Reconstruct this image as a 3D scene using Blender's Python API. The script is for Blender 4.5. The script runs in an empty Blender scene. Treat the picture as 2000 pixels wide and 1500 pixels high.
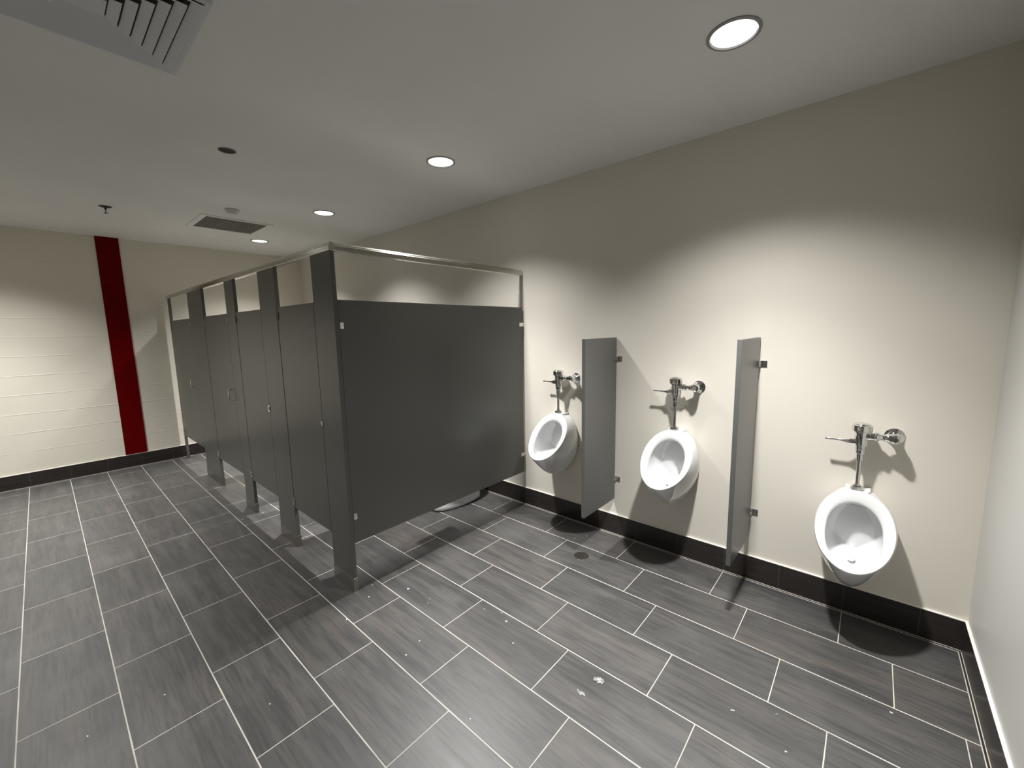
import bpy, bmesh, math, random
from mathutils import Vector, Matrix

# ------------------------------------------------------------------ camera, light, exposure
S = bpy.context.scene
COL = S.collection
H = 2.793            # ceiling height
XF = -7.355          # far wall
YB = -4.2            # wall behind the camera
cam_d = bpy.data.cameras.new('camera')
cam = bpy.data.objects.new('camera', cam_d)
COL.objects.link(cam)
R = ((0.75285015, 0.07297687, -0.6541338), (0.65793873, -0.11100594, 0.74484516), (-0.01825627, -0.99113675, -0.13158515))
m = Matrix(((R[0][0], -R[0][1], -R[0][2], -0.44775), (R[1][0], -R[1][1], -R[1][2], -2.85774), (R[2][0], -R[2][1], -R[2][2], 1.62908), (0, 0, 0, 1)))
cam.matrix_world = m
cam_d.sensor_width = 36
cam_d.lens = 805.195 / 2000 * 36
cam_d.clip_start = 0.02
S.camera = cam
w = bpy.data.worlds.new('world')
S.world = w
w.use_nodes = True
w.node_tree.nodes['Background'].inputs[0].default_value = (0.02, 0.02, 0.02, 1)
S.view_settings.view_transform = 'Standard'
S.view_settings.look = 'None'
S.view_settings.gamma = 1
S.view_settings.use_curve_mapping = False
S.view_settings.exposure = 0.29
S.cycles.max_bounces = 10
S.cycles.diffuse_bounces = 6
S.cycles.glossy_bounces = 5
S.cycles.sample_clamp_indirect = 4
LAMP_W = 192
LAMP_ANGLE = 122
LAMP_BLEND = 1.0
LAMP_COL = (1.0, 0.993, 0.972)
CORE_W = 270
CORE_ANGLE = 86
LENS_E = 5.0
# row along the urinal wall, then the row across the room (x, y, share of full output)
LIGHTS = [(-0.965, -0.876, 1.0), (-2.810, -0.876, 1.0), (-4.60, -0.876, 1.0), (-6.385, -0.876, 1.0),
          (-2.822, -3.15, 0.30), (-4.60, -3.15, 0.62), (-6.385, -3.25, 0.92)]

# ------------------------------------------------------------------ helpers
def tag(o, label=None, cat=None, group=None, kind=None):
    if label: o['label'] = label
    if cat: o['category'] = cat
    if group: o['group'] = group
    if kind: o['kind'] = kind
    return o

def empty(name, loc, label, cat, group=None, rz=0):
    o = bpy.data.objects.new(name, None)
    COL.objects.link(o)
    o.empty_display_size = 0.05
    o.location = loc
    o.rotation_euler = (0, 0, rz)
    return tag(o, label, cat, group)

def obj(name, bm, mat, parent=None, smooth=False, bevel=0, sub=0):
    me = bpy.data.meshes.new(name)
    bmesh.ops.recalc_face_normals(bm, faces=bm.faces)
    if smooth:
        for e in bm.edges:
            if len(e.link_faces) == 2 and e.calc_face_angle(0) > math.radians(38): e.smooth = False
    bm.to_mesh(me)
    bm.free()
    for q in (mat if isinstance(mat, (list, tuple)) else [mat]):
        me.materials.append(q)
    if smooth:
        for p in me.polygons: p.use_smooth = True
    o = bpy.data.objects.new(name, me)
    COL.objects.link(o)
    if parent: o.parent = parent
    if bevel:
        b = o.modifiers.new('bevel', 'BEVEL')
        b.width = bevel; b.segments = 2; b.limit_method = 'ANGLE'; b.angle_limit = math.radians(40)
    if sub:
        s = o.modifiers.new('sub', 'SUBSURF')
        s.levels = sub; s.render_levels = sub
    return o

def copy_tree(o, parent=None):
    c = o.copy()
    COL.objects.link(c)
    if parent is not None: c.parent = parent
    for ch in list(o.children):
        copy_tree(ch, c)
    return c

def bx(bm, x0, x1, y0, y1, z0, z1, mi=0):
    v = [bm.verts.new((x, y, z)) for x in (x0, x1) for y in (y0, y1) for z in (z0, z1)]
    fs = []
    for f in ((0, 1, 3, 2), (4, 6, 7, 5), (0, 4, 5, 1), (2, 3, 7, 6), (0, 2, 6, 4), (1, 5, 7, 3)):
        q = bm.faces.new([v[i] for i in f]); q.material_index = mi; fs.append(q)
    return v

def frame_of(d):
    d = Vector(d).normalized()
    a = Vector((0, 0, 1)) if abs(d.z) < 0.9 else Vector((1, 0, 0))
    u = d.cross(a).normalized()
    return u, d.cross(u).normalized(), d

def lathe(bm, org, axis, prof, n=28, sx=1.0):
    """prof: list of (distance along axis, radius)"""
    u, v, d = frame_of(axis)
    org = Vector(org)
    rings = []
    for t, r in prof:
        c = org + d * t
        if r < 1e-6:
            rings.append([bm.verts.new(c)])
        else:
            rings.append([bm.verts.new(c + u * (r * math.cos(2 * math.pi * i / n)) + v * (r * math.sin(2 * math.pi * i / n))) for i in range(n)])
    for a, b in zip(rings, rings[1:]):
        if len(a) == 1 and len(b) == 1: continue
        for i in range(n):
            j = (i + 1) % n
            if len(a) == 1: f = [a[0], b[i], b[j]]
            elif len(b) == 1: f = [a[i], a[j], b[0]]
            else: f = [a[i], a[j], b[j], b[i]]
            bm.faces.new(f)

def tube(bm, pts, r, n=12):
    pts = [Vector(p) for p in pts]
    rings = []
    pu = None
    for k, p in enumerate(pts):
        d = (pts[min(k + 1, len(pts) - 1)] - pts[max(k - 1, 0)]).normalized()
        if pu is None: u, v, _ = frame_of(d)
        else:
            u = (pu - d * pu.dot(d)).normalized(); v = d.cross(u)
        pu = u
        rr = r[k] if isinstance(r, (list, tuple)) else r
        rings.append([bm.verts.new(p + u * rr * math.cos(2 * math.pi * i / n) + v * rr * math.sin(2 * math.pi * i / n)) for i in range(n)])
    for a, b in zip(rings, rings[1:]):
        for i in range(n):
            j = (i + 1) % n
            bm.faces.new([a[i], a[j], b[j], b[i]])
    bm.faces.new(rings[0][::-1]); bm.faces.new(rings[-1])

def loft(bm, rings, cap_first=False, cap_last=False):
    vs = [[bm.verts.new(p) for p in r] for r in rings]
    n = len(vs[0])
    for a, b in zip(vs, vs[1:]):
        for i in range(n):
            j = (i + 1) % n
            bm.faces.new([a[i], a[j], b[j], b[i]])
    if cap_first: bm.faces.new(vs[0][::-1])
    if cap_last: bm.faces.new(vs[-1])
    return vs

# ------------------------------------------------------------------ materials
def mat(name, col, rough=0.5, metal=0.0, spec=0.5, coat=0.0):
    q = bpy.data.materials.new(name)
    q.use_nodes = True
    b = q.node_tree.nodes['Principled BSDF']
    b.inputs['Base Color'].default_value = (*col, 1)
    b.inputs['Roughness'].default_value = rough
    b.inputs['Metallic'].default_value = metal
    b.inputs['Specular IOR Level'].default_value = spec
    b.inputs['Coat Weight'].default_value = coat
    return q

class NT:
    def __init__(s, m):
        s.t = m.node_tree; s.b = s.t.nodes['Principled BSDF']
    def n(s, typ, **k):
        o = s.t.nodes.new(typ)
        for a, b in k.items(): setattr(o, a, b)
        return o
    def l(s, a, b): s.t.links.new(a, b)
    def math(s, op, a, b=None, c=None):
        o = s.t.nodes.new('ShaderNodeMath'); o.operation = op
        for i, x in enumerate((a, b, c)):
            if x is None: continue
            if isinstance(x, (int, float)): o.inputs[i].default_value = x
            else: s.l(x, o.inputs[i])
        return o.outputs[0]
    def mix(s, f, a, b, blend='MIX'):
        o = s.t.nodes.new('ShaderNodeMix'); o.data_type = 'RGBA'; o.blend_type = blend
        for i, x in ((0, f), (6, a), (7, b)):
            if isinstance(x, (int, float)): o.inputs[i].default_value = x
            elif isinstance(x, tuple): o.inputs[i].default_value = (*x, 1)
            else: s.l(x, o.inputs[i])
        return o.outputs[2]
    def noise(s, vec, scale, detail=3, rough=0.5):
        o = s.t.nodes.new('ShaderNodeTexNoise'); o.inputs['Scale'].default_value = scale
        o.inputs['Detail'].default_value = detail; o.inputs['Roughness'].default_value = rough
        if vec is not None: s.l(vec, o.inputs['Vector'])
        return o.outputs['Fac']
    def ramp(s, fac, lo, hi, a=0.0, b=1.0):
        o = s.t.nodes.new('ShaderNodeMapRange'); o.inputs[1].default_value = lo; o.inputs[2].default_value = hi
        o.inputs[3].default_value = a; o.inputs[4].default_value = b
        s.l(fac, o.inputs[0]); return o.outputs[0]
    def bump(s, h, strength=0.3, dist=0.01):
        o = s.t.nodes.new('ShaderNodeBump'); o.inputs['Strength'].default_value = strength; o.inputs['Distance'].default_value = dist
        s.l(h, o.inputs['Height']); s.l(o.outputs[0], s.b.inputs['Normal'])

def paint(name, col, rough, bump=0.15, scale=350, spec=0.3):
    q = mat(name, col, rough, spec=spec)
    k = NT(q)
    g = k.n('ShaderNodeNewGeometry').outputs['Position']
    k.bump(k.noise(g, scale, 2), bump, 0.001)
    v = k.ramp(k.noise(g, 1.7, 2), 0.3, 0.7)
    c2 = tuple(x * 0.965 for x in col)
    k.l(k.mix(v, col, c2), k.b.inputs['Base Color'])
    return q

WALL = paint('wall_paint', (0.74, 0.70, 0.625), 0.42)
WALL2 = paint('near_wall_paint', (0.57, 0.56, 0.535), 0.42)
CEIL = paint('ceiling_paint', (0.78, 0.78, 0.765), 0.75, spec=0.2)
CAULK = mat('white_caulk', (0.80, 0.78, 0.72), 0.5)
DARKTILE = mat('dark_base_tile', (0.026, 0.021, 0.019), 0.28, spec=0.45)
PANEL = mat('grey_powder_coat', (0.098, 0.098, 0.089), 0.33, spec=0.42)
SCREEN = mat('grey_screen_coat', (0.115, 0.117, 0.112), 0.33, spec=0.42)
CHROME = mat('chrome', (0.74, 0.74, 0.73), 0.05, 1.0)
STEEL = mat('brushed_steel', (0.33, 0.315, 0.29), 0.32, 1.0)
ALU = mat('headrail_aluminium', (0.62, 0.60, 0.55), 0.17, 1.0)
CHINA = mat('white_porcelain', (0.66, 0.665, 0.67), 0.10, spec=0.55, coat=0.4)
RED = mat('dark_red_paint', (0.115, 0.0004, 0.0012), 0.22, spec=0.06)
DARK = mat('dark_void', (0.006, 0.006, 0.006), 0.6)
GREYV = mat('grille_grey', (0.31, 0.29, 0.265), 0.7)
WHITEM = mat('white_enamel', (0.62, 0.62, 0.60), 0.4)
VENT = mat('grey_white_enamel', (0.62, 0.64, 0.66), 0.45)
PAPER = mat('white_scrap', (0.62, 0.61, 0.58), 0.5)
FILM = mat('clear_film', (0.9, 0.9, 0.9), 0.08, spec=0.8)
FILM.node_tree.nodes['Principled BSDF'].inputs['Alpha'].default_value = 0.30

# panels: very faint mottling
for q in (PANEL, SCREEN):
    k = NT(q)
    g = k.n('ShaderNodeNewGeometry').outputs['Position']
    k.bump(k.noise(g, 500, 2), 0.04, 0.001)

# floor tiles: 12 x 24 inch, running along X, each row stepped by a third
W_T, L_T, Y0, X0, GR = 0.3079, 0.61984, 0.32618, -2.9558, 0.0045
FLOOR_K = 0.27
def tile_mat(name, kind='floor'):
    q = mat(name, (0.2, 0.2, 0.2), 0.4, spec=0.85)
    k = NT(q)
    geo = k.n('ShaderNodeNewGeometry')
    sep = k.n('ShaderNodeSeparateXYZ'); k.l(geo.outputs['Position'], sep.inputs[0])
    X, Y, Z = sep.outputs
    rr = k.math('DIVIDE', k.math('SUBTRACT', k.math('MULTIPLY', Y, -1), Y0), W_T)
    row = k.math('FLOOR', rr)
    fv = k.math('SUBTRACT', rr, row)
    uu = k.math('SUBTRACT', k.math('DIVIDE', k.math('SUBTRACT', X, X0), L_T), k.math('MULTIPLY', k.math('ADD', row, 1), 1 / 3))
    cl = k.math('FLOOR', uu)
    fu = k.math('SUBTRACT', uu, cl)
    dv = k.math('MULTIPLY', k.math('MINIMUM', fv, k.math('SUBTRACT', 1, fv)), W_T)
    du = k.math('MULTIPLY', k.math('MINIMUM', fu, k.math('SUBTRACT', 1, fu)), L_T)
    wob = k.math('MULTIPLY', k.math('SUBTRACT', k.noise(geo.outputs['Position'], 6, 2), 0.5), 0.0016)
    gv = k.ramp(k.math('ADD', dv, wob), GR * 0.42, GR * 0.66, 1, 0)
    gu = k.ramp(k.math('ADD', du, wob), GR * 0.30, GR * 0.52, 1, 0)
    grout = k.math('MAXIMUM', gv, gu)
    # per tile random
    cmb = k.n('ShaderNodeCombineXYZ'); k.l(row, cmb.inputs[0]); k.l(cl, cmb.inputs[1])
    wn = k.n('ShaderNodeTexWhiteNoise', noise_dimensions='3D'); k.l(cmb.outputs[0], wn.inputs['Vector'])
    sc = k.n('ShaderNodeSeparateColor'); k.l(wn.outputs['Color'], sc.inputs[0])
    r1, r2, r3 = sc.outputs
    # grain, stretched along X, shifted per tile
    gx = k.math('ADD', k.math('MULTIPLY', X, 1.5), k.math('MULTIPLY', r1, 37))
    gy = k.math('ADD', k.math('MULTIPLY', Y, 17.0), k.math('MULTIPLY', r2, 29))
    gc = k.n('ShaderNodeCombineXYZ'); k.l(gx, gc.inputs[0]); k.l(gy, gc.inputs[1]); k.l(k.math('MULTIPLY', r3, 9), gc.inputs[2])
    n1 = k.noise(gc.outputs[0], 1.1, 5, 0.6)
    gc2 = k.n('ShaderNodeCombineXYZ'); k.l(k.math('MULTIPLY', gx, 2.6), gc2.inputs[0]); k.l(k.math('MULTIPLY', gy, 3.4), gc2.inputs[1]); k.l(r1, gc2.inputs[2])
    n2 = k.noise(gc2.outputs[0], 1.4, 4, 0.65)
    base = k.mix(k.ramp(n1, 0.30, 0.70), (0.098, 0.094, 0.092), (0.222, 0.217, 0.210))
    # brown drift in some tiles
    brown = k.math('MULTIPLY', k.ramp(n1, 0.45, 0.75), k.ramp(r2, 0.2, 0.8, 0.15, 1.0))
    base = k.mix(brown, base, (0.240, 0.174, 0.142))
    # fine dark strands
    base = k.mix(k.math('MULTIPLY', k.ramp(n2, 0.38, 0.50, 1, 0), 0.72), base, (0.072, 0.070, 0.068))
    base = k.mix(k.ramp(n2, 0.54, 0.68, 0, 0.40), base, (0.27, 0.265, 0.255))
    # tile to tile value
    tv = k.ramp(r3, 0, 1, 0.88, 1.10)
    mul = k.n('ShaderNodeVectorMath', operation='SCALE'); k.l(base, mul.inputs[0]); k.l(tv, mul.inputs['Scale'])
    sc2 = k.n('ShaderNodeVectorMath', operation='SCALE'); k.l(mul.outputs[0], sc2.inputs[0]); sc2.inputs['Scale'].default_value = FLOOR_K
    base = sc2.outputs[0]
    # construction dust in broad patches
    dn = k.noise(geo.outputs['Position'], 2.3, 4, 0.6)
    base = k.mix(k.ramp(dn, 0.50, 0.74, 0, 0.26), base, (0.15, 0.147, 0.142))
    gcol = (0.53, 0.50, 0.44)
    gn = k.mix(k.ramp(k.noise(geo.outputs['Position'], 3.0, 2), 0.3, 0.7), gcol, (0.40, 0.38, 0.345))
    k.l(k.mix(grout, base, gn), k.b.inputs['Base Color'])
    k.l(k.math('ADD', k.math('MULTIPLY', grout, 0.35), k.ramp(n1, 0.3, 0.7, 0.38, 0.48)), k.b.inputs['Roughness'])
    h = k.math('SUBTRACT', k.math('MULTIPLY', n2, 0.15), k.math('MULTIPLY', grout, 1.0))
    k.b.inputs['Sheen Weight'].default_value = 0.30
    k.b.inputs['Sheen Roughness'].default_value = 0.45
    k.bump(h, 0.35, 0.0015)
    return q
FLOOR = tile_mat('floor_tile')

# dark skirting tile, joints 0.31 m apart on the urinal wall
def base_mat(axis, off):
    q = mat('base_tile_' + axis, (0.03, 0.03, 0.03), 0.3, spec=0.45)
    k = NT(q)
    geo = k.n('ShaderNodeNewGeometry')
    sep = k.n('ShaderNodeSeparateXYZ'); k.l(geo.outputs['Position'], sep.inputs[0])
    A = sep.outputs[0 if axis == 'x' else 1]
    u = k.math('DIVIDE', k.math('SUBTRACT', A, off), L_T / 2)
    f = k.math('SUBTRACT', u, k.math('FLOOR', u))
    d = k.math('MULTIPLY', k.math('MINIMUM', f, k.math('SUBTRACT', 1, f)), L_T / 2)
    g = k.ramp(d, 0.0006, 0.0014, 1, 0)
    sc = k.n('ShaderNodeVectorMath', operation='MULTIPLY'); k.l(geo.outputs['Position'], sc.inputs[0]); sc.inputs[1].default_value = (2, 2, 30)
    n1 = k.noise(sc.outputs[0], 2, 4, 0.6)
    base = k.mix(k.ramp(n1, 0.3, 0.7), (0.018, 0.014, 0.013), (0.034, 0.028, 0.025))
    k.l(k.mix(k.math('MULTIPLY', g, 0.45), base, (0.20, 0.18, 0.16)), k.b.inputs['Base Color'])
    k.bump(k.math('MULTIPLY', g, -1), 0.3, 0.001)
    return q
BASEX = base_mat('x', X0)
BASEY = base_mat('y', -0.605)

# painted block wall
def block_mat():
    q = mat('painted_block', (0.74, 0.705, 0.62), 0.45, spec=0.3)
    k = NT(q)
    geo = k.n('ShaderNodeNewGeometry')
    sep = k.n('ShaderNodeSeparateXYZ'); k.l(geo.outputs['Position'], sep.inputs[0])
    X, Y, Z = sep.outputs
    rr = k.math('DIVIDE', k.math('SUBTRACT', Z, 0.395), 0.2075)
    wob = k.math('MULTIPLY', k.math('SUBTRACT', k.noise(geo.outputs['Position'], 5, 3), 0.5), 0.012)
    row = k.math('FLOOR', rr); fv = k.math('SUBTRACT', rr, row)
    dv = k.math('ADD', k.math('MULTIPLY', k.math('MINIMUM', fv, k.math('SUBTRACT', 1, fv)), 0.2075), wob)
    uu = k.math('ADD', k.math('DIVIDE', Y, 0.406), k.math('MULTIPLY', row, 0.5))
    fu = k.math('SUBTRACT', uu, k.math('FLOOR', uu))
    du = k.math('MULTIPLY', k.math('MINIMUM', fu, k.math('SUBTRACT', 1, fu)), 0.406)
    present = k.ramp(k.noise(geo.outputs['Position'], 1.4, 3), 0.38, 0.6)
    g = k.math('MULTIPLY', k.ramp(dv, 0.001, 0.006, 1, 0), present)
    g2 = k.math('MULTIPLY', k.ramp(k.math('ADD', du, wob), 0.001, 0.005, 1, 0), 0.02)
    gg = k.math('MAXIMUM', g, g2)
    n = k.noise(geo.outputs['Position'], 90, 4, 0.7)
    k.bump(k.math('ADD', k.math('MULTIPLY', gg, 1.2), k.math('MULTIPLY', n, 0.12)), 0.45, 0.004)
    k.l(k.mix(k.math('MULTIPLY', gg, 0.35), (0.74, 0.70, 0.61), (0.80, 0.77, 0.70)), k.b.inputs['Base Color'])
    return q
BLOCK = block_mat()

LENS = bpy.data.materials.new('lit_lens')
LENS.use_nodes = True
_t = LENS.node_tree
_t.nodes.remove(_t.nodes['Principled BSDF'])
_e = _t.nodes.new('ShaderNodeEmission')
_e.inputs[0].default_value = (0.94, 0.985, 1.0, 1)
_e.inputs[1].default_value = LENS_E
_t.links.new(_e.outputs[0], _t.nodes['Material Output'].inputs[0])

# ------------------------------------------------------------------ room
def struct(name, bm, m_, **k):
    return tag(obj(name, bm, m_, **k), kind='structure')

bm = bmesh.new(); bx(bm, XF - 0.1, 0.1, YB - 0.1, 0.1, -0.1, 0.0); struct('floor', bm, FLOOR)
bm = bmesh.new(); bx(bm, XF - 0.1, 0.1, YB - 0.1, 0.1, H, H + 0.12); struct('ceiling', bm, CEIL)
bm = bmesh.new(); bx(bm, XF, 0.0, 0.0, 0.1, 0.0, H); struct('wall_right', bm, WALL)
bm = bmesh.new(); bx(bm, XF - 0.1, XF, YB, 0.0, 0.0, H); struct('wall_far', bm, BLOCK)
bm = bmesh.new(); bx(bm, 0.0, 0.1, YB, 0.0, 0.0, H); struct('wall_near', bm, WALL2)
bm = bmesh.new(); bx(bm, XF, 0.0, YB - 0.1, YB, 0.0, H); struct('wall_left', bm, WALL)

BH = 0.160; BT = 0.011
def skirting(name, x0, x1, y0, y1, m_, ax):
    """dark tile with a white caulk bead on its top edge"""
    bm = bmesh.new()
    bx(bm, x0, x1, y0, y1, 0.0, BH)
    bx(bm, x0, x1, y0, y1, BH, BH + 0.004, 1)
    struct(name, bm, [m_, CAULK])
skirting('baseboard_right', XF + BT, -BT, -BT, 0.0, BASEX, 'x')
skirting('baseboard_far', XF, XF + BT, YB, 0.0, BASEY, 'y')
skirting('baseboard_near', -BT, 0.0, YB, 0.0, BASEY, 'y')
skirting('baseboard_left', XF + BT, -BT, YB, YB + BT, BASEX, 'x')
# cove strip at the foot of the skirting: grout, dark strip, grout
def cove(name, x0, x1, y0, y1, nx, ny):
    bm = bmesh.new()
    def strip(a, b, z, mi):
        if nx: bx(bm, *( (x1 - b, x1 - a) if nx < 0 else (x0 + a, x0 + b)), y0, y1, 0.0, z, mi)
        else: bx(bm, x0, x1, *((y1 - b, y1 - a) if ny < 0 else (y0 + a, y0 + b)), 0.0, z, mi)
    strip(0.0, 0.0025, 0.006, 1)
    strip(0.0025, 0.009, 0.0035, 0)
    strip(0.009, 0.0125, 0.0015, 1)
    struct(name, bm, [DARKTILE, GROUT])
GROUT = mat('pale_grout', (0.50, 0.47, 0.42), 0.8)
cove('trim_1', XF + BT, -BT, -BT - 0.02, -BT, 0, -1)
cove('trim_2', -BT - 0.02, -BT, YB + BT, -BT - 0.013, -1, 0)
cove('trim_3', XF + BT, XF + BT + 0.02, YB + BT, -BT - 0.013, 1, 0)

# red steel column set in the far wall
rc = empty('steel_column', (XF, -2.195, 0.165), 'dark red painted steel column set into the pale block wall, floor to ceiling', 'column')
bm = bmesh.new(); bx(bm, 0.0, 0.012, -0.102, 0.102, 0.0, H - 0.165)
obj('flange', bm, RED, rc, bevel=0.002)
bm = bmesh.new()  # raised arc added in the shape of the glossy reflection near the top
for i in range(12):
    a0 = math.pi * (0.15 + 0.7 * i / 12); a1 = math.pi * (0.15 + 0.7 * (i + 1) / 12)
    tube(bm, [(0.013, -0.06 * math.cos(a0) + 0.02, H - 0.165 - 0.10 + 0.022 * math.sin(a0)), (0.013, -0.06 * math.cos(a1) + 0.02, H - 0.165 - 0.10 + 0.022 * math.sin(a1))], 0.0028, 6)
obj('reflection_arc', bm, RED, rc, smooth=True)

# ------------------------------------------------------------------ ceiling fixtures
def downlight(first=[None], i=0, x=0, y=0, label=''):
    if first[0] is None:
        t = empty('recessed_light', (0, 0, H), '', 'ceiling light', 'recessed ceiling lights')
        bm = bmesh.new()
        lathe(bm, (0, 0, 0), (0, 0, -1), [(0.0, 0.1005), (0.004, 0.1005), (0.0065, 0.097), (0.0065, 0.088), (0.001, 0.083), (-0.004, 0.080), (-0.006, 0.080)], 48)
        obj('trim_ring', bm, WHITEM_RING, t, smooth=True)
        bm = bmesh.new()
        lathe(bm, (0, 0, 0), (0, 0, -1), [(0.0005, 0.083), (0.0005, 0.0)], 48)
        lens = obj('lens', bm, LENS, t)
        ld = bpy.data.lights.new('downlight_lamp', 'SPOT')
        ld.energy = LAMP_W
        ld.color = LAMP_COL
        ld.spot_size = math.radians(LAMP_ANGLE)
        ld.spot_blend = LAMP_BLEND
        ld.shadow_soft_size = 0.055
        lo = bpy.data.objects.new('downlight_lamp', ld)
        COL.objects.link(lo)
        lo.parent = t
        lo.location = (0, 0, -0.012)
        # the fitting's brighter inner beam
        ld2 = ld.copy(); ld2.energy = CORE_W; ld2.spot_size = math.radians(CORE_ANGLE)
        lo2 = bpy.data.objects.new('downlight_core', ld2)
        COL.objects.link(lo2)
        lo2.parent = t
        lo2.location = (0, 0, -0.012)
        first[0] = t
        c = t
    else:
        c = copy_tree(first[0])
    c.location = (x, y, H)
    c['label'] = label
    return c
WHITEM_RING = mat('trim_ring_metal', (0.30, 0.29, 0.27), 0.35, spec=0.5)
LL = ['round lit ceiling light above the lowest-hung urinal', 'round lit ceiling light above the end panel of the toilet stalls',
      'round lit ceiling light third from the lowest-hung urinal, over the stalls', 'round lit ceiling light closest to the block wall, just above the headrail',
      'round lit ceiling light over the open floor near the large slatted diffuser',
      'round lit ceiling light over the open floor between the stalls and the wall opposite', 'round lit ceiling light over the open floor near the block wall']
for i, (x, y, p_) in enumerate(LIGHTS):
    c = downlight(i=i, x=x, y=y, label=LL[i])
    for ch in c.children:
        if ch.type == 'LIGHT':
            if p_ != 1.0:
                ch.data = ch.data.copy(); ch.data.energy *= p_

# large slatted diffuser, upper left
dx1, dy1, DS = -2.235, -2.325, 0.61
DCX, DCY = -2.59, -2.62
t = empty('air_diffuser', (DCX, DCY, H), 'large square grey-white slatted ceiling air diffuser at the picture top', 'air vent')
HS = 0.30
bm = bmesh.new()
for a, b in ((HS, HS - 0.022),):
    for sx0, sx1, sy0, sy1 in ((-a, a, -a, -b), (-a, a, b, a), (-a, -b, -b, b), (b, a, -b, b)):
        bx(bm, sx0, sx1, sy0, sy1, -0.012, 0.0)
obj('frame', bm, VENT, t, bevel=0.002)
bm = bmesh.new(); bx(bm, -HS + 0.01, HS - 0.01, -HS + 0.01, HS - 0.01, -0.001, -0.0002)
obj('back_plate', bm, DARK, t)
# four triangular banks of vanes
def trap(bm, r0, r1, z0, z1, q):
    """a sloping vane whose outer edge is at radius r0, inner edge r1, on side q, mitred at 45 degrees"""
    P = [(-r0, r0, z0), (r0, r0, z0), (r1, r1, z1), (-r1, r1, z1)]
    th = 0.0015
    c, s = [(1, 0), (0, 1), (-1, 0), (0, -1)][q]
    up = [bm.verts.new((x * c - y * s, x * s + y * c, z)) for x, y, z in P]
    dn = [bm.verts.new((x * c - y * s, x * s + y * c, z - th)) for x, y, z in P]
    bm.faces.new(up); bm.faces.new(dn[::-1])
    for i in range(4):
        j = (i + 1) % 4
        bm.faces.new([up[i], up[j], dn[j], dn[i]])
for q in range(4):
    r = HS - 0.022
    k_ = 0
    while r > 0.07:
        bm = bmesh.new()
        trap(bm, r, r - 0.030, -0.0155, -0.0025, q)
        obj('vane', bm, VENT, t)
        r -= 0.0385
bm = bmesh.new(); bx(bm, -0.05, 0.05, -0.05, 0.05, -0.012, -0.004)
obj('centre_plate', bm, VENT, t)

# far return grille: grey egg-crate in a white frame
t = empty('return_grille', (-5.755, -1.36, H), 'flat grey egg-crate grille in a white frame on the ceiling over the stalls', 'air vent')
bm = bmesh.new()
a, b = 0.325, 0.272
for sx0, sx1, sy0, sy1 in ((-a, a, -a, -b), (-a, a, b, a), (-a, -b, -b, b), (b, a, -b, b)):
    bx(bm, sx0, sx1, sy0, sy1, -0.007, 0.0)
obj('frame', bm, CEIL, t, bevel=0.002)
bm = bmesh.new(); bx(bm, -b, b, -b, b, -0.0012, -0.0004)
n = 20
for i in range(1, n):
    q = -b + 2 * b * i / n
    bx(bm, q - 0.0022, q + 0.0022, -b, b, -0.006, -0.0012)
    bx(bm, -b, b, q - 0.0022, q + 0.0022, -0.006, -0.0012)
obj('egg_crate', bm, GREYV, t)

# smoke detector, dark round cover, sprinkler
t = empty('smoke_detector', (-5.095, -1.52, H), 'small white round smoke detector on the ceiling beside the grey grille', 'smoke detector')
bm = bmesh.new(); lathe(bm, (0, 0, 0), (0, 0, -1), [(0, 0.062), (0.012, 0.062), (0.016, 0.058), (0.016, 0.0)], 32)
obj('base', bm, WHITEM, t, smooth=True, bevel=0.001)
bm = bmesh.new(); lathe(bm, (0, 0, -0.016), (0, 0, -1), [(0, 0.044), (0.016, 0.042), (0.024, 0.034), (0.026, 0.0)], 32)
obj('sensor_head', bm, WHITEM, t, smooth=True)

t = empty('ceiling_opening', (-3.645, -1.93, H), 'small empty dark round hole in the ceiling with a thin rim', 'ceiling opening')
bm = bmesh.new(); lathe(bm, (0, 0, 0), (0, 0, -1), [(0.0, 0.052), (0.003, 0.052), (0.003, 0.047), (0.0006, 0.046)], 36)
obj('rim', bm, STEEL, t, smooth=True)
bm = bmesh.new(); lathe(bm, (0, 0, 0), (0, 0, -1), [(0.0006, 0.047), (0.0006, 0.0)], 36)
obj('cavity', bm, DARK, t)

t = empty('sprinkler', (-5.755, -2.325, H), 'small dark fire sprinkler hanging from the ceiling near the red column', 'sprinkler')
bm = bmesh.new(); lathe(bm, (0, 0, 0), (0, 0, -1), [(0, 0.045), (0.003, 0.044), (0.009, 0.026), (0.011, 0.0)], 24)
obj('escutcheon', bm, DARKM := mat('dark_bronze', (0.03, 0.025, 0.02), 0.5, 0.6), t, smooth=True)
bm = bmesh.new()
lathe(bm, (0, 0, -0.008), (0, 0, -1), [(0, 0.008), (0.018, 0.008), (0.018, 0.0)], 12)
tube(bm, [(0.008, 0, -0.026), (0.011, 0, -0.040), (0.002, 0, -0.056)], 0.0022, 6)
tube(bm, [(-0.008, 0, -0.026), (-0.011, 0, -0.040), (-0.002, 0, -0.056)], 0.0022, 6)
lathe(bm, (0, 0, -0.056), (0, 0, -1), [(0, 0.0), (0, 0.016), (0.002, 0.016), (0.002, 0.0)], 16)
obj('sprinkler_head', bm, DARKM, t, smooth=False)

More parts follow.
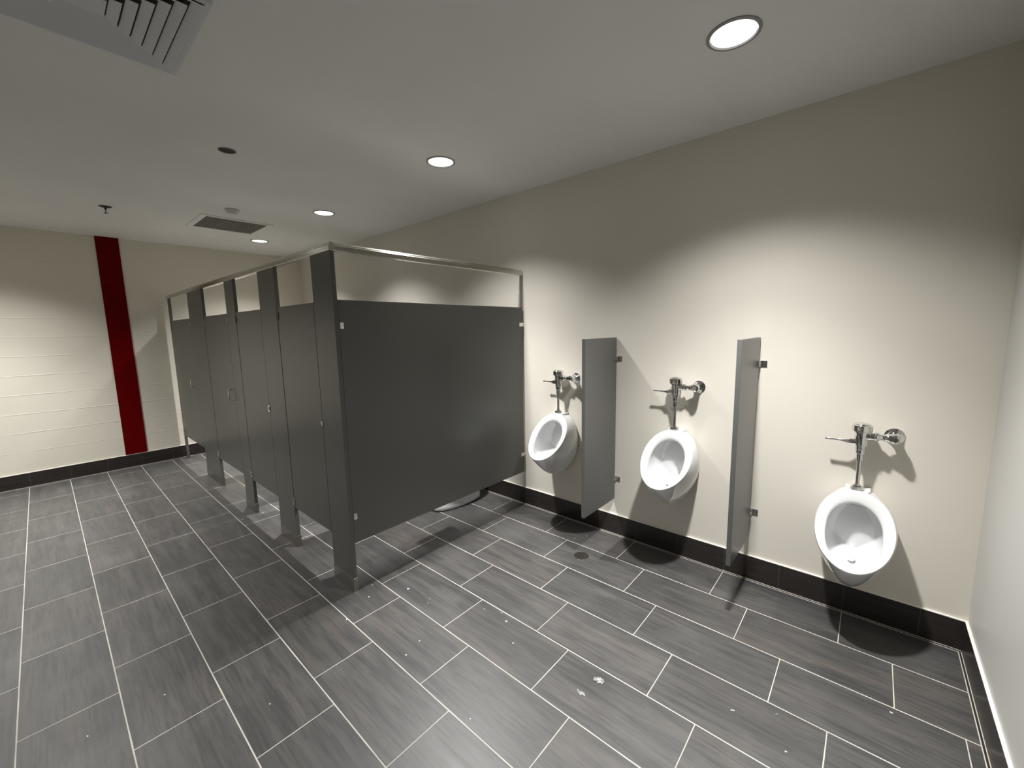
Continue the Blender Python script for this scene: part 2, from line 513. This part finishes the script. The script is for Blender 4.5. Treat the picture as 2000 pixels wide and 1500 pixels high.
# floor drain
t = empty('floor_drain', (-1.925, -0.452, 0), 'small round chrome floor drain with a punched grate between the urinals', 'floor drain')
bm = bmesh.new(); lathe(bm, (0, 0, 0), (0, 0, 1), [(0, 0.054), (0.0022, 0.053), (0.0026, 0.051), (0.0012, 0.050)], 40)
obj('rim', bm, STEEL, t, smooth=True)
bm = bmesh.new(); lathe(bm, (0, 0, 0), (0, 0, 1), [(0.0006, 0.051), (0.0006, 0.0)], 40)
obj('cavity', bm, DARK, t)
bm = bmesh.new()
for i in range(-5, 6):
    q = i * 0.0092
    hh = math.sqrt(max(0.0505 ** 2 - q * q, 0))
    bx(bm, q - 0.0014, q + 0.0014, -hh, hh, 0.0010, 0.0026)
    bx(bm, -hh, hh, q - 0.0014, q + 0.0014, 0.0011, 0.0025)
g = obj('grate', bm, STEEL, t)
g.rotation_euler = (0, 0, 0.5)

# ------------------------------------------------------------------ urinals
def rimpt(th, W=0.161, yt=-0.100, zt=0.934, yb=-0.389, zb=0.605, scale=1.0, push=0.0, up=0.0):
    s = math.cos(th)
    h = (1 + s) / 2
    y = yb + (yt - yb) * h + 0.021 * (1 - s * s)
    z = zb + (zt - zb) * h
    x = W * math.sin(th) * (1 - 0.01 * s)
    return Vector((x, y, z))

N = 64
TH = [2 * math.pi * i / N for i in range(N)]
def urinal(label):
    t = empty('urinal', (0, 0, 0), label, 'urinal', 'wall-hung urinals')
    rim = [rimpt(a) for a in TH]
    cen = Vector((0, -0.235, 0.775))
    nrm = Vector((0, -0.329, 0.289)).normalized() * -1          # into the bowl (towards wall and down)
    nrm = Vector((0, 0.751, -0.660)) if True else nrm
    # outer back contour on the wall
    back = []
    for a in TH:
        s = math.cos(a)
        z = 0.675 + (0.255 if s > 0 else 0.235) * s
        x = 0.150 * math.sin(a) * (1.0 + 0.10 * s)
        back.append(Vector((x, -0.001, z)))
    rings = []
    for u in (1.0, 0.92, 0.8, 0.65, 0.5, 0.36, 0.22, 0.10, 0.03):
        r = []
        for a, p, q in zip(TH, rim, back):
            s = math.cos(a)
            c = p.lerp(q, u)
            bel = math.sin(math.pi * min(1, u * 1.0)) ** 0.9
            low = max(0.0, -s)
            c += Vector((0.014 * math.sin(a) * bel, 0, -0.085 * low ** 1.2 * bel - 0.006 * bel * max(0, s)))
            # narrow the lower part of the body towards the outlet
            c.x *= 1 - 0.30 * low ** 3 * math.sin(math.pi * min(0.8, u))
            r.append(c)
        rings.append(r)
    # rounded lip
    def off(k_in, k_dep):
        r = []
        for a, p in zip(TH, rim):
            d = (cen - p); d.x *= 1.0
            r.append(p + d * k_in + nrm * k_dep)
        return r
    rings.append(off(-0.002, 0.006))
    rings.append(off(0.006, 0.0))
    rings.append(off(0.03, -0.001))
    # broad sloping inner lip, wide at top and sides, thin at the front
    def inner(f, dep):
        r = []
        for a, p in zip(TH, rim):
            s = math.cos(a)
            k_ = f * (0.29 if s > 0 else 0.29 - 0.19 * (-s) ** 1.5)
            d = cen - p
            r.append(p + d * k_ + nrm * dep)
        return r
    rings.append(inner(0.55, 0.006))
    rings.append(inner(0.92, 0.014))
    rings.append(inner(1.05, 0.022))
    # bowl: down to the back wall and the well
    e = inner(1.08, 0.034)
    well = []
    for a in TH:
        s = math.cos(a)
        z = 0.665 + (0.185 if s > 0 else 0.130) * s
        y = -0.052 - (0.155 * max(0, -s) ** 1.4)
        well.append(Vector((0.088 * math.sin(a) * (1 - 0.15 * max(0, -s)), y, z)))
    for u in (0.0, 0.3, 0.6, 0.85, 1.0):
        r = []
        for a, p, q in zip(TH, e, well):
            c = p.lerp(q, u)
            bulge = math.sin(math.pi * u) * 0.022
            d = (c - Vector((0, -0.14, 0.68))); d.y = 0
            if d.length > 1e-6: c += d.normalized() * bulge
            r.append(c)
        rings.append(r)
    c0 = Vector((0, -0.075, 0.60))
    for f in (0.7, 0.4, 0.15):
        rings.append([c0.lerp(p, f) + Vector((0, 0.012 * (1 - f), -0.012 * (1 - f))) for p in well])
    bm = bmesh.new()
    loft(bm, rings, True, True)
    o = obj('bowl', bm, CHINA, t, smooth=True)
    ms = o.modifiers.new('sub', 'SUBSURF'); ms.levels = 1; ms.render_levels = 1
    # deck with two horns that carries the spud
    bm = bmesh.new()
    prof = [(-0.058, -0.001, 0.880), (-0.056, -0.001, 0.9345), (-0.040, -0.001, 0.932), (0.040, -0.001, 0.932), (0.056, -0.001, 0.9345), (0.058, -0.001, 0.880)]
    front = [(-0.036, -0.108, 0.880), (-0.036, -0.106, 0.929), (-0.030, -0.108, 0.930), (0.030, -0.108, 0.930), (0.036, -0.106, 0.929), (0.036, -0.108, 0.880)]
    mid = [((a[0] * 0.80 + b[0] * 0.20), (a[1] * .4 + b[1] * .6), (a[2] + b[2]) / 2) for a, b in zip(prof, front)]
    loft(bm, [prof, mid, front], True, True)
    obj('spud_deck', bm, CHINA, t, bevel=0.006, smooth=True)
    # wash slots under the top lip, raised as ridges to imitate their white highlight
    bm = bmesh.new()
    for i in range(-3, 4):
        tube(bm, [(i * 0.013, -0.062, 0.838 - 0.0006 * i * i), (i * 0.013, -0.050, 0.836 - 0.0006 * i * i)], 0.0028, 8)
    obj('wash_slot_glints', bm, CHINA, t, smooth=True)
    # drain in the well
    bm = bmesh.new(); lathe(bm, (0, -0.150, 0.5735), (0, -0.55, 1), [(0.0, 0.017), (0.003, 0.017), (0.004, 0.013), (0.003, 0.0)], 24)
    obj('drain_strainer', bm, GREYCH, t, smooth=True)
    # outlet bracket at the back of the body
    bm = bmesh.new(); lathe(bm, (0, -0.05, 0.452), (0, 0, -1), [(0, 0.045), (0.02, 0.043), (0.024, 0.036), (0.024, 0.0)], 28)
    obj('outlet_boss', bm, CHINA, t, smooth=True)
    return t
GREYCH = mat('porcelain_slot', (0.45, 0.45, 0.44), 0.3)

def flush_valve(label):
    """origin: on the wall below the valve, so that z is the real height for the two higher urinals"""
    t = empty('flush_valve', (0, 0, 0), label, 'flush valve', 'chrome flush valves')
    vx, vy = -0.004, -0.068
    bm = bmesh.new(); lathe(bm, (vx, vy, 0), (0, 0, 1), [(1.246, 0.0), (1.246, 0.036), (1.249, 0.042), (1.276, 0.043), (1.281, 0.041), (1.283, 0.036), (1.286, 0.035), (1.290, 0.030), (1.2915, 0.020), (1.289, 0.016), (1.289, 0.0)], 40)
    obj('valve_cap', bm, CHROME, t, smooth=True, bevel=0.0008)
    bm = bmesh.new(); lathe(bm, (vx, vy, 0), (0, 0, 1), [(1.150, 0.0), (1.150, 0.021), (1.153, 0.023), (1.170, 0.0235), (1.173, 0.0245), (1.174, 0.0265), (1.180, 0.0265), (1.181, 0.0245), (1.212, 0.0255), (1.213, 0.030), (1.222, 0.030), (1.223, 0.0275), (1.240, 0.0275), (1.241, 0.033), (1.251, 0.034), (1.251, 0.0)], 36)
    lathe(bm, (vx, vy, 1.226), (1, 0, 0), [(0.0, 0.0), (0.0, 0.022), (0.034, 0.022), (0.036, 0.020), (0.052, 0.0195), (0.052, 0.0)], 28)
    lathe(bm, (vx, vy, 1.188), (-1, 0, 0), [(0.0, 0.0), (0.0, 0.018), (0.032, 0.018), (0.034, 0.015), (0.040, 0.015), (0.040, 0.0)], 24)
    obj('valve_body', bm, CHROME, t, smooth=True)
    bm = bmesh.new()
    lathe(bm, (vx - 0.036, vy, 1.188), (-1, 0, 0.0), [(0.0, 0.0), (0.0, 0.0175), (0.012, 0.0175), (0.014, 0.014), (0.022, 0.012), (0.036, 0.0075), (0.042, 0.006), (0.075, 0.0048), (0.112, 0.0062), (0.116, 0.005), (0.117, 0.0)], 20)
    obj('handle', bm, CHROME, t, smooth=True)
    bm = bmesh.new(); lathe(bm, (vx, vy, 0), (0, 0, 1), [(1.088, 0.0), (1.088, 0.0125), (1.090, 0.0155), (1.128, 0.0165), (1.131, 0.0205), (1.150, 0.0215), (1.152, 0.0)], 28)
    obj('vacuum_breaker', bm, CHROME, t, smooth=True)
    bm = bmesh.new(); lathe(bm, (vx, vy, 0), (0, 0, 1), [(0.955, 0.0), (0.955, 0.0095), (1.092, 0.0095), (1.092, 0.0)], 20)
    obj('flush_tube', bm, CHROME, t, smooth=True)
    bm = bmesh.new(); lathe(bm, (vx, vy, 0), (0, 0, 1), [(0.935, 0.0), (0.935, 0.031), (0.938, 0.032), (0.941, 0.029), (0.946, 0.028), (0.950, 0.024), (0.956, 0.016), (0.962, 0.012), (0.962, 0.0)], 8)
    obj('spud_nut', bm, CHROME, t, bevel=0.001)
    # control stop: coupling nut, tapered body, elbow to wall, flange
    bm = bmesh.new(); lathe(bm, (vx + 0.048, vy, 1.227), (1, 0, 0), [(0.0, 0.0), (0.0, 0.021), (0.004, 0.023), (0.015, 0.023), (0.019, 0.020), (0.026, 0.0145), (0.038, 0.0145), (0.042, 0.018), (0.055, 0.020), (0.060, 0.0)], 12)
    obj('coupling_nut', bm, CHROME, t, smooth=True, bevel=0.0006)
    bm = bmesh.new()
    cx = vx + 0.128
    lathe(bm, (cx - 0.026, vy, 1.227), (1, 0, 0), [(0.0, 0.0), (0.0, 0.0205), (0.026, 0.024), (0.040, 0.0235), (0.046, 0.018), (0.046, 0.0)], 28)
    lathe(bm, (cx, vy - 0.030, 1.227), (0, 1, 0), [(0.0, 0.0), (0.0, 0.0125), (0.004, 0.0165), (0.010, 0.0225), (0.030, 0.0235), (0.052, 0.020), (0.092, 0.016), (0.092, 0.0)], 28)
    obj('control_stop', bm, CHROME, t, smooth=True)
    bm = bmesh.new(); lathe(bm, (cx, -0.001, 1.227), (0, -1, 0), [(0.0, 0.0), (0.0, 0.041), (0.002, 0.041), (0.006, 0.037), (0.013, 0.029), (0.022, 0.024), (0.026, 0.018), (0.026, 0.0)], 36)
    obj('wall_flange', bm, CHROME, t, smooth=True)
    return t

UX = [(-2.385, 0.0), (-1.427, 0.0), (-0.457, -0.182)]
UL = ['white urinal between the stall end panel and the first grey screen', 'white urinal between the two grey screens', 'white urinal mounted lowest, beside the near wall corner']
VL = ['chrome flush valve over the urinal beside the toilet stalls', 'chrome flush valve over the urinal between the two grey screens', 'chrome flush valve over the lowest urinal, beside the near wall corner']
u0 = urinal(UL[0]); v0 = flush_valve(VL[0])
for i, (x, dz) in enumerate(UX):
    u = u0 if i == 0 else copy_tree(u0)
    u.location = (x, 0, dz); u['label'] = UL[i]
    v = v0 if i == 0 else copy_tree(v0)
    v.location = (x, 0, dz); v['label'] = VL[i]

# ------------------------------------------------------------------ urinal screens
def screw(bm, p, d, r=0.0045):
    lathe(bm, p, d, [(0, 0.0), (0, r), (0.0018, r * 0.9), (0.003, r * 0.45), (0.0032, 0.0)], 10)

def screen_bracket(bm_b, z):
    """chrome wall bracket: fork on the panel edge and a wall plate to the right"""
    bx(bm_b, 0.0005, 0.003, -0.040, -0.001, z - 0.019, z + 0.019)
    bx(bm_b, -0.0285, -0.0255, -0.040, -0.001, z - 0.019, z + 0.019)
    bx(bm_b, -0.0285, 0.040, -0.004, -0.001, z - 0.019, z + 0.019)
    lathe(bm_b, (0.003, -0.005, z - 0.0185), (0, 0, 1), [(0, 0), (0, 0.005), (0.037, 0.005), (0.037, 0)], 10)

def urinal_screen(label):
    t = empty('urinal_screen', (0, 0, 0), label, 'urinal screen', 'grey urinal screens')
    bm = bmesh.new(); bx(bm, -0.025, 0.0, -0.463, -0.012, 0.297, 1.555)
    obj('panel', bm, SCREEN, t, bevel=0.0015)
    for z in (1.395, 0.458):
        bm = bmesh.new(); screen_bracket(bm, z)
        b = obj('bracket', bm, CHROME, t, bevel=0.0008)
        for p, d in (((0.003, -0.028, z), (1, 0, 0)), ((0.027, -0.004, z + 0.009), (0, -1, 0)), ((0.027, -0.004, z - 0.009), (0, -1, 0))):
            bm = bmesh.new(); screw(bm, p, d)
            obj('screw', bm, CHROME, b, smooth=True)
    return t
s0 = urinal_screen('grey urinal screen between the two higher urinals, showing its broad side')
s0.location = (-1.896, 0, 0)
s1 = copy_tree(s0); s1.location = (-0.960, 0, 0)
s1['label'] = 'grey urinal screen seen nearly edge-on, beside the lowest urinal'

# ------------------------------------------------------------------ toilet partition
YP = -1.716; TH_P = 0.0255
tp = empty('toilet_partition', (-2.806, YP, 0), 'dark grey four-stall toilet partition with a metal headrail, braced to two walls', 'toilet partition')
def pp(name, bm, m_, parent=tp, **k):
    """geometry given in world coordinates, stored relative to the partition's base"""
    bmesh.ops.translate(bm, verts=bm.verts, vec=(2.806, -YP, 0))
    return obj(name, bm, m_, parent, **k)

def chrome_box(name, parent, box, m_=None, screws=()):
    bm = bmesh.new(); bx(bm, *box)
    for p, d in screws: screw(bm, p, d)
    return pp(name, bm, m_ or CHROME, parent, bevel=0.001)

PIL = [(-3.067, -2.807), (-3.995, -3.668), (-4.845, -4.605), (-6.235, -5.645), (-7.285, -7.230)]
for i, (a, b) in enumerate(PIL):
    bm = bmesh.new(); bx(bm, a, b, YP, YP + TH_P, 0.012, 2.10)
    pl = pp('pilaster', bm, PANEL, bevel=0.0015)
    bm = bmesh.new(); bx(bm, a - 0.0025, b + 0.0025, YP - 0.003, YP + TH_P + 0.003, 0.0, 0.088)
    pp('shoe', bm, STEEL, pl, bevel=0.001)
# doors: (left, right); hinge on the left, latch on the right
DOORS = [(-3.661, -3.074, 0), (-4.598, -4.000, 0), (-5.638, -4.852, 1), (-7.225, -6.242, 1)]
for i, (a, b, pull) in enumerate(DOORS):
    bm = bmesh.new(); bx(bm, a, b, YP + 0.001, YP + 0.001 + TH_P, 0.318, 1.815)
    d = pp('door', bm, PANEL, bevel=0.0015)
    tag(d)
    for z in (1.752, 0.372):
        bm = bmesh.new()
        xh = a - 0.003
        if i in (0, 1) or z < 1:
            bx(bm, xh - 0.022, xh + 0.022, YP - 0.0035, YP - 0.0005, z - 0.030, z + 0.030)
            lathe(bm, (xh, YP - 0.005, z - 0.030), (0, 0, 1), [(0, 0), (0, 0.006), (0.060, 0.006), (0.060, 0)], 10)
            for sx in (-0.014, 0.014):
                screw(bm, (xh + sx, YP - 0.0035, z + 0.015), (0, -1, 0)); screw(bm, (xh + sx, YP - 0.0035, z - 0.015), (0, -1, 0))
        else:
            bx(bm, xh - 0.008, xh + 0.008, YP - 0.0035, YP - 0.0005, z - 0.022, z + 0.022)
        pp('hinge', bm, STEEL if z > 1 else CHROME, d, bevel=0.0008)
    bm = bmesh.new()
    if i == 1:
        bx(bm, b - 0.016, b + 0.020, YP - 0.005, YP - 0.0005, 1.018, 1.072)
        bx(bm, b - 0.004, b + 0.008, YP - 0.009, YP - 0.005, 1.030, 1.060)
    elif i == 0:
        lathe(bm, (b - 0.004, YP + 0.0, 1.050), (0, -1, 0), [(0, 0), (0, 0.020), (0.005, 0.020), (0.008, 0.016), (0.012, 0.010), (0.013, 0)], 24)
        bx(bm, b - 0.007, b - 0.001, YP - 0.017, YP - 0.010, 1.036, 1.064)
    else:
        bx(bm, b - 0.006, b + 0.008, YP - 0.003, YP - 0.0005, 1.735, 1.770)
    pp('latch', bm, CHROME, d, bevel=0.001)
    if i in (0, 1):
        bm = bmesh.new()
        screw(bm, (b - 0.040, YP + 0.001, 1.125), (0, -1, 0), 0.004)
        pp('bolt', bm, CHROME, d)
    if pull:
        bm = bmesh.new()
        xh = b - (0.055 if i == 2 else 0.095); zc = 1.072
        pts = [(xh, YP + 0.001, zc + 0.050), (xh, YP - 0.028, zc + 0.050), (xh, YP - 0.036, zc + 0.042), (xh, YP - 0.036, zc - 0.042), (xh, YP - 0.028, zc - 0.050), (xh, YP + 0.001, zc - 0.050)]
        tube(bm, pts, 0.006, 10)
        for s in (-1, 1): lathe(bm, (xh, YP + 0.001, zc + s * 0.050), (0, -1, 0), [(0, 0), (0, 0.013), (0.003, 0.013), (0.004, 0)], 16)
        pp('handle', bm, CHROME, d, smooth=True)
# end panel and dividers
bm = bmesh.new(); bx(bm, -2.8315, -2.806, YP + TH_P, -0.022, 0.318, 1.818)
sp = pp('side_panel', bm, PANEL, bevel=0.0015)
for z in (1.668, 0.488):
    chrome_box('bracket', sp, (-2.8055, -2.803, YP + TH_P + 0.004, YP + TH_P + 0.026, z - 0.019, z + 0.019), screws=[((-2.803, YP + TH_P + 0.015, z), (1, 0, 0))])
    chrome_box('bracket', sp, (-2.8055, -2.803, -0.062, -0.001, z - 0.016, z + 0.016), screws=[((-2.803, -0.048, z), (1, 0, 0))])
# paper dispenser on the inner face of the end panel (throws the block of shade on the floor below)
bm = bmesh.new(); bx(bm, -2.960, -2.832, -1.035, -0.785, 0.60, 0.84)
pp('paper_dispenser', bm, DARKTILE, bevel=0.012)
for xd in (-3.83, -4.73, -5.94):
    bm = bmesh.new(); bx(bm, xd - 0.0125, xd + 0.0125, YP + TH_P, -0.022, 0.318, 1.818)
    pp('divider_panel', bm, PANEL, bevel=0.0015)
# headrail
def rail(p0, p1, name):
    """extruded rail with an angled anti-grip top"""
    bm = bmesh.new()
    prof = [(-0.019, 0.0), (0.019, 0.0), (0.019, 0.030), (0.015, 0.033), (0.015, 0.038), (0.010, 0.046), (0.0, 0.050), (-0.010, 0.046), (-0.015, 0.038), (-0.015, 0.033), (-0.019, 0.030)]
    d = (Vector(p1) - Vector(p0)).normalized()
    side = Vector((d.y, -d.x, 0))
    r = [[Vector(p) + side * a + Vector((0, 0, b)) for a, b in prof] for p in (p0, p1)]
    loft(bm, r, True, True)
    return pp(name, bm, ALU, bevel=0.002)
ZR = 2.092
YC = YP + TH_P / 2
rail((-7.330, YC, ZR), (-2.802, YC, ZR), 'headrail')
rail((-2.826, YC + 0.0195, ZR), (-2.826, -0.003, ZR), 'headrail')

# ------------------------------------------------------------------ toilets inside the stalls
def toilet(label):
    t = empty('toilet', (0, 0, 0), label, 'toilet', 'white toilets in the stalls')
    n = 40
    TA = [2 * math.pi * i / n for i in range(n)]
    def egg(w_, yb, yf, z, sq=0.0):
        cy = yb - (yb - yf) * 0.42
        r = []
        for a in TA:
            s = math.cos(a)                          # s=+1 back, -1 front
            y = cy + ((yb - cy) if s > 0 else (cy - yf)) * s
            sn = math.sin(a)
            if s > 0: sn = math.copysign(abs(sn) ** (1 - sq), sn)
            x = w_ * sn * (1 + 0.10 * s * (1 - sq))
            r.append(Vector((x, y, z)))
        return r
    bm = bmesh.new()
    rings = [egg(0.108, -0.165, -0.660, 0.0, 0.7), egg(0.114, -0.155, -0.668, 0.012, 0.7), egg(0.113, -0.155, -0.660, 0.06, 0.65), egg(0.110, -0.155, -0.640, 0.12, 0.6),
             egg(0.110, -0.14, -0.630, 0.18, 0.4), egg(0.125, -0.10, -0.640, 0.25), egg(0.165, -0.09, -0.690, 0.33), egg(0.182, -0.08, -0.715, 0.385), egg(0.182, -0.08, -0.715, 0.40),
             egg(0.150, -0.22, -0.680, 0.402), egg(0.140, -0.23, -0.670, 0.36), egg(0.095, -0.28, -0.58, 0.25), egg(0.05, -0.33, -0.48, 0.20)]
    loft(bm, rings, True, True)
    obj('bowl', bm, CHINA, t, smooth=True, sub=1)
    bm = bmesh.new()
    o1 = egg(0.188, -0.16, -0.720, 0.403); o2 = egg(0.188, -0.16, -0.720, 0.424); i2 = egg(0.118, -0.27, -0.630, 0.424); i1 = egg(0.118, -0.27, -0.630, 0.403)
    loft(bm, [o1, o2, i2, i1, o1])
    obj('seat', bm, WHITEM, t, smooth=False, bevel=0.004)
    bm = bmesh.new()
    lathe(bm, (0, -0.11, 0.40), (0, 0, 1), [(0, 0.03), (0.02, 0.028), (0.04, 0.014), (0.35, 0.014), (0.36, 0.028), (0.46, 0.032), (0.50, 0.04), (0.53, 0.038), (0.53, 0)], 24)
    lathe(bm, (0, -0.11, 0.82), (1, 0, 0), [(0, 0.02), (0.13, 0.02), (0.13, 0)], 20)
    lathe(bm, (0.13, -0.12, 0.82), (0, 1, 0), [(0, 0), (0, 0.02), (0.105, 0.02), (0.112, 0.038), (0.118, 0.038), (0.118, 0)], 20)
    obj('flush_valve', bm, CHROME, t, smooth=True)
    return t
TL = ['white toilet in the stall beside the urinals, its foot showing under the end panel', 'white toilet in the second stall from the urinals',
      'white toilet in the third stall from the urinals', 'white toilet in the wide stall against the block wall']
t0 = toilet(TL[0])
for i, x in enumerate((-3.335, -4.28, -5.33, -6.55)):
    c = t0 if i == 0 else copy_tree(t0)
    c.location = (x, 0, 0); c['label'] = TL[i]

# ------------------------------------------------------------------ floor litter: film and plaster chips
random.seed(4)
def crumple(name, x, y, sx, sy, hgt, m_, label, cat, group=None, rz=0, seed=0):
    rnd = random.Random(seed)
    bm = bmesh.new()
    nx, ny = 9, 7
    g = {}
    for i in range(nx):
        for j in range(ny):
            u, v = i / (nx - 1) - 0.5, j / (ny - 1) - 0.5
            k_ = 1 - 0.5 * (abs(v) * 2) ** 2 * rnd.random()
            g[i, j] = bm.verts.new((sx * u * k_ + rnd.uniform(-1, 1) * sx * 0.05, sy * v * (1 - abs(u)) + rnd.uniform(-1, 1) * sy * 0.06, 0.0008 + hgt * rnd.random() ** 1.6))
    for i in range(nx - 1):
        for j in range(ny - 1):
            if rnd.random() < 0.10: continue
            bm.faces.new([g[i, j], g[i + 1, j], g[i + 1, j + 1], g[i, j + 1]])
    o = obj(name, bm, m_)
    so = o.modifiers.new('solid', 'SOLIDIFY'); so.thickness = 0.0004
    o.location = (x, y, 0); o.rotation_euler = (0, 0, rz)
    return tag(o, label, cat, group)
crumple('plastic_scrap', -1.296, -1.318, 0.052, 0.034, 0.012, FILM, 'crumpled clear plastic film scrap on the open tiles, the larger one', 'plastic scrap', 'plastic film scraps on the floor', rz=0.4, seed=3)
crumple('plastic_scrap', -1.325, -1.428, 0.042, 0.020, 0.009, FILM, 'smaller crumpled film scrap nearer the camera, beside the larger one', 'plastic scrap', 'plastic film scraps on the floor', rz=0.0, seed=8)

def chip(x, y, s, seed, label, asp=1.0, rz=0.0):
    rnd = random.Random(seed)
    bm = bmesh.new()
    n = 8
    top = []; bot = []
    for i in range(n):
        a = 2 * math.pi * i / n; r = s * 0.8 * (0.4 + 0.6 * rnd.random())
        bot.append((r * math.cos(a), r * math.sin(a) * asp, 0.0002)); top.append((r * 0.8 * math.cos(a), r * 0.8 * math.sin(a) * asp, 0.0012 + 0.10 * s * rnd.random()))
    loft(bm, [bot, top], True, True)
    o = obj('plaster_chip', bm, PAPER)
    o.location = (x, y, 0); o.rotation_euler = (0, 0, rz)
    return tag(o, label, 'chip', 'plaster chips on the floor')
for _i, (_x, _y, _s, _a, _r, _l) in enumerate([
    (-2.573, -1.481, 0.014, 1.0, 0, 'white plaster chip just off the corner pilaster, below the end panel'),
    (-2.382, -1.453, 0.020, 0.12, -0.2, 'long white plaster streak out on the tiles past the corner pilaster'),
    (-2.360, -1.485, 0.017, 0.12, -0.25, 'shorter white plaster streak lying against the long one'),
    (-2.785, -1.607, 0.013, 0.3, 0.9, 'thin white sliver right beside the foot of the corner pilaster'),
    (-2.693, -1.685, 0.007, 1.0, 0, 'tiny white chip in front of the corner pilaster foot'),
    (-2.122, -1.805, 0.009, 1.0, 0, 'white crumb in mid floor, nearer the camera of its close pair'),
    (-2.148, -1.704, 0.007, 1.0, 0, 'white crumb in mid floor, farther from the camera of its close pair'),
    (-1.617, -1.833, 0.008, 0.7, 0.5, 'triangular white chip on the tiles at the bottom centre'),
    (-2.351, -2.360, 0.007, 1.0, 0, 'faint white crumb on the tiles between the stalls and the bottom edge'),
    (-2.606, -1.873, 0.007, 1.0, 0, 'white crumb on a grout line below the corner pilaster'),
    (-1.960, -1.263, 0.007, 1.0, 0, 'small white chip on a long grout line in mid floor, below the drain'),
    (-1.892, -1.298, 0.012, 0.6, 0.3, 'largest white chip of the scatter below the floor drain'),
    (-1.758, -1.397, 0.008, 1.0, 0, 'white chip of the scatter below the drain, closest to the camera'),
    (-2.061, -1.304, 0.006, 1.0, 0, 'tiny white chip of the scatter below the drain, closest to the stalls'),
    (-2.047, -0.179, 0.006, 1.0, 0, 'tiny white chip between the drain and the dark skirting'),
    (-2.102, -0.267, 0.005, 1.0, 0, 'tiny white chip in the shadow under the urinal beside the stalls'),
    (-0.788, -1.083, 0.013, 0.5, 0.4, 'pale oval chip in front of the lowest urinal, between film and skirting'),
    (-0.588, -1.142, 0.011, 0.8, 0.2, 'bright white chip near the bottom edge, in front of the lowest urinal'),
    (-0.281, -0.668, 0.013, 0.4, 0.1, 'pale flake on the grout line close to the near wall'),
    (-0.643, -0.983, 0.013, 0.15, 1.0, 'thin pale scratch-like sliver in front of the lowest urinal'),
    (-2.775, -2.656, 0.009, 0.7, 0.6, 'white chip on the tiles at the lower left, farther from the camera'),
    (-2.767, -2.904, 0.009, 0.6, 0.2, 'white chip on the tiles at the lower left, closest to the bottom corner'),
    (-4.561, -1.676, 0.013, 0.5, 0.6, 'white chip at the narrow pilaster foot under the second and third doors'),
    (-4.552, -1.844, 0.009, 0.6, 0.2, 'white crumb out on the tiles past the narrow pilaster')]):
    chip(_x, _y, _s, _i + 11, _l, _a, _r)
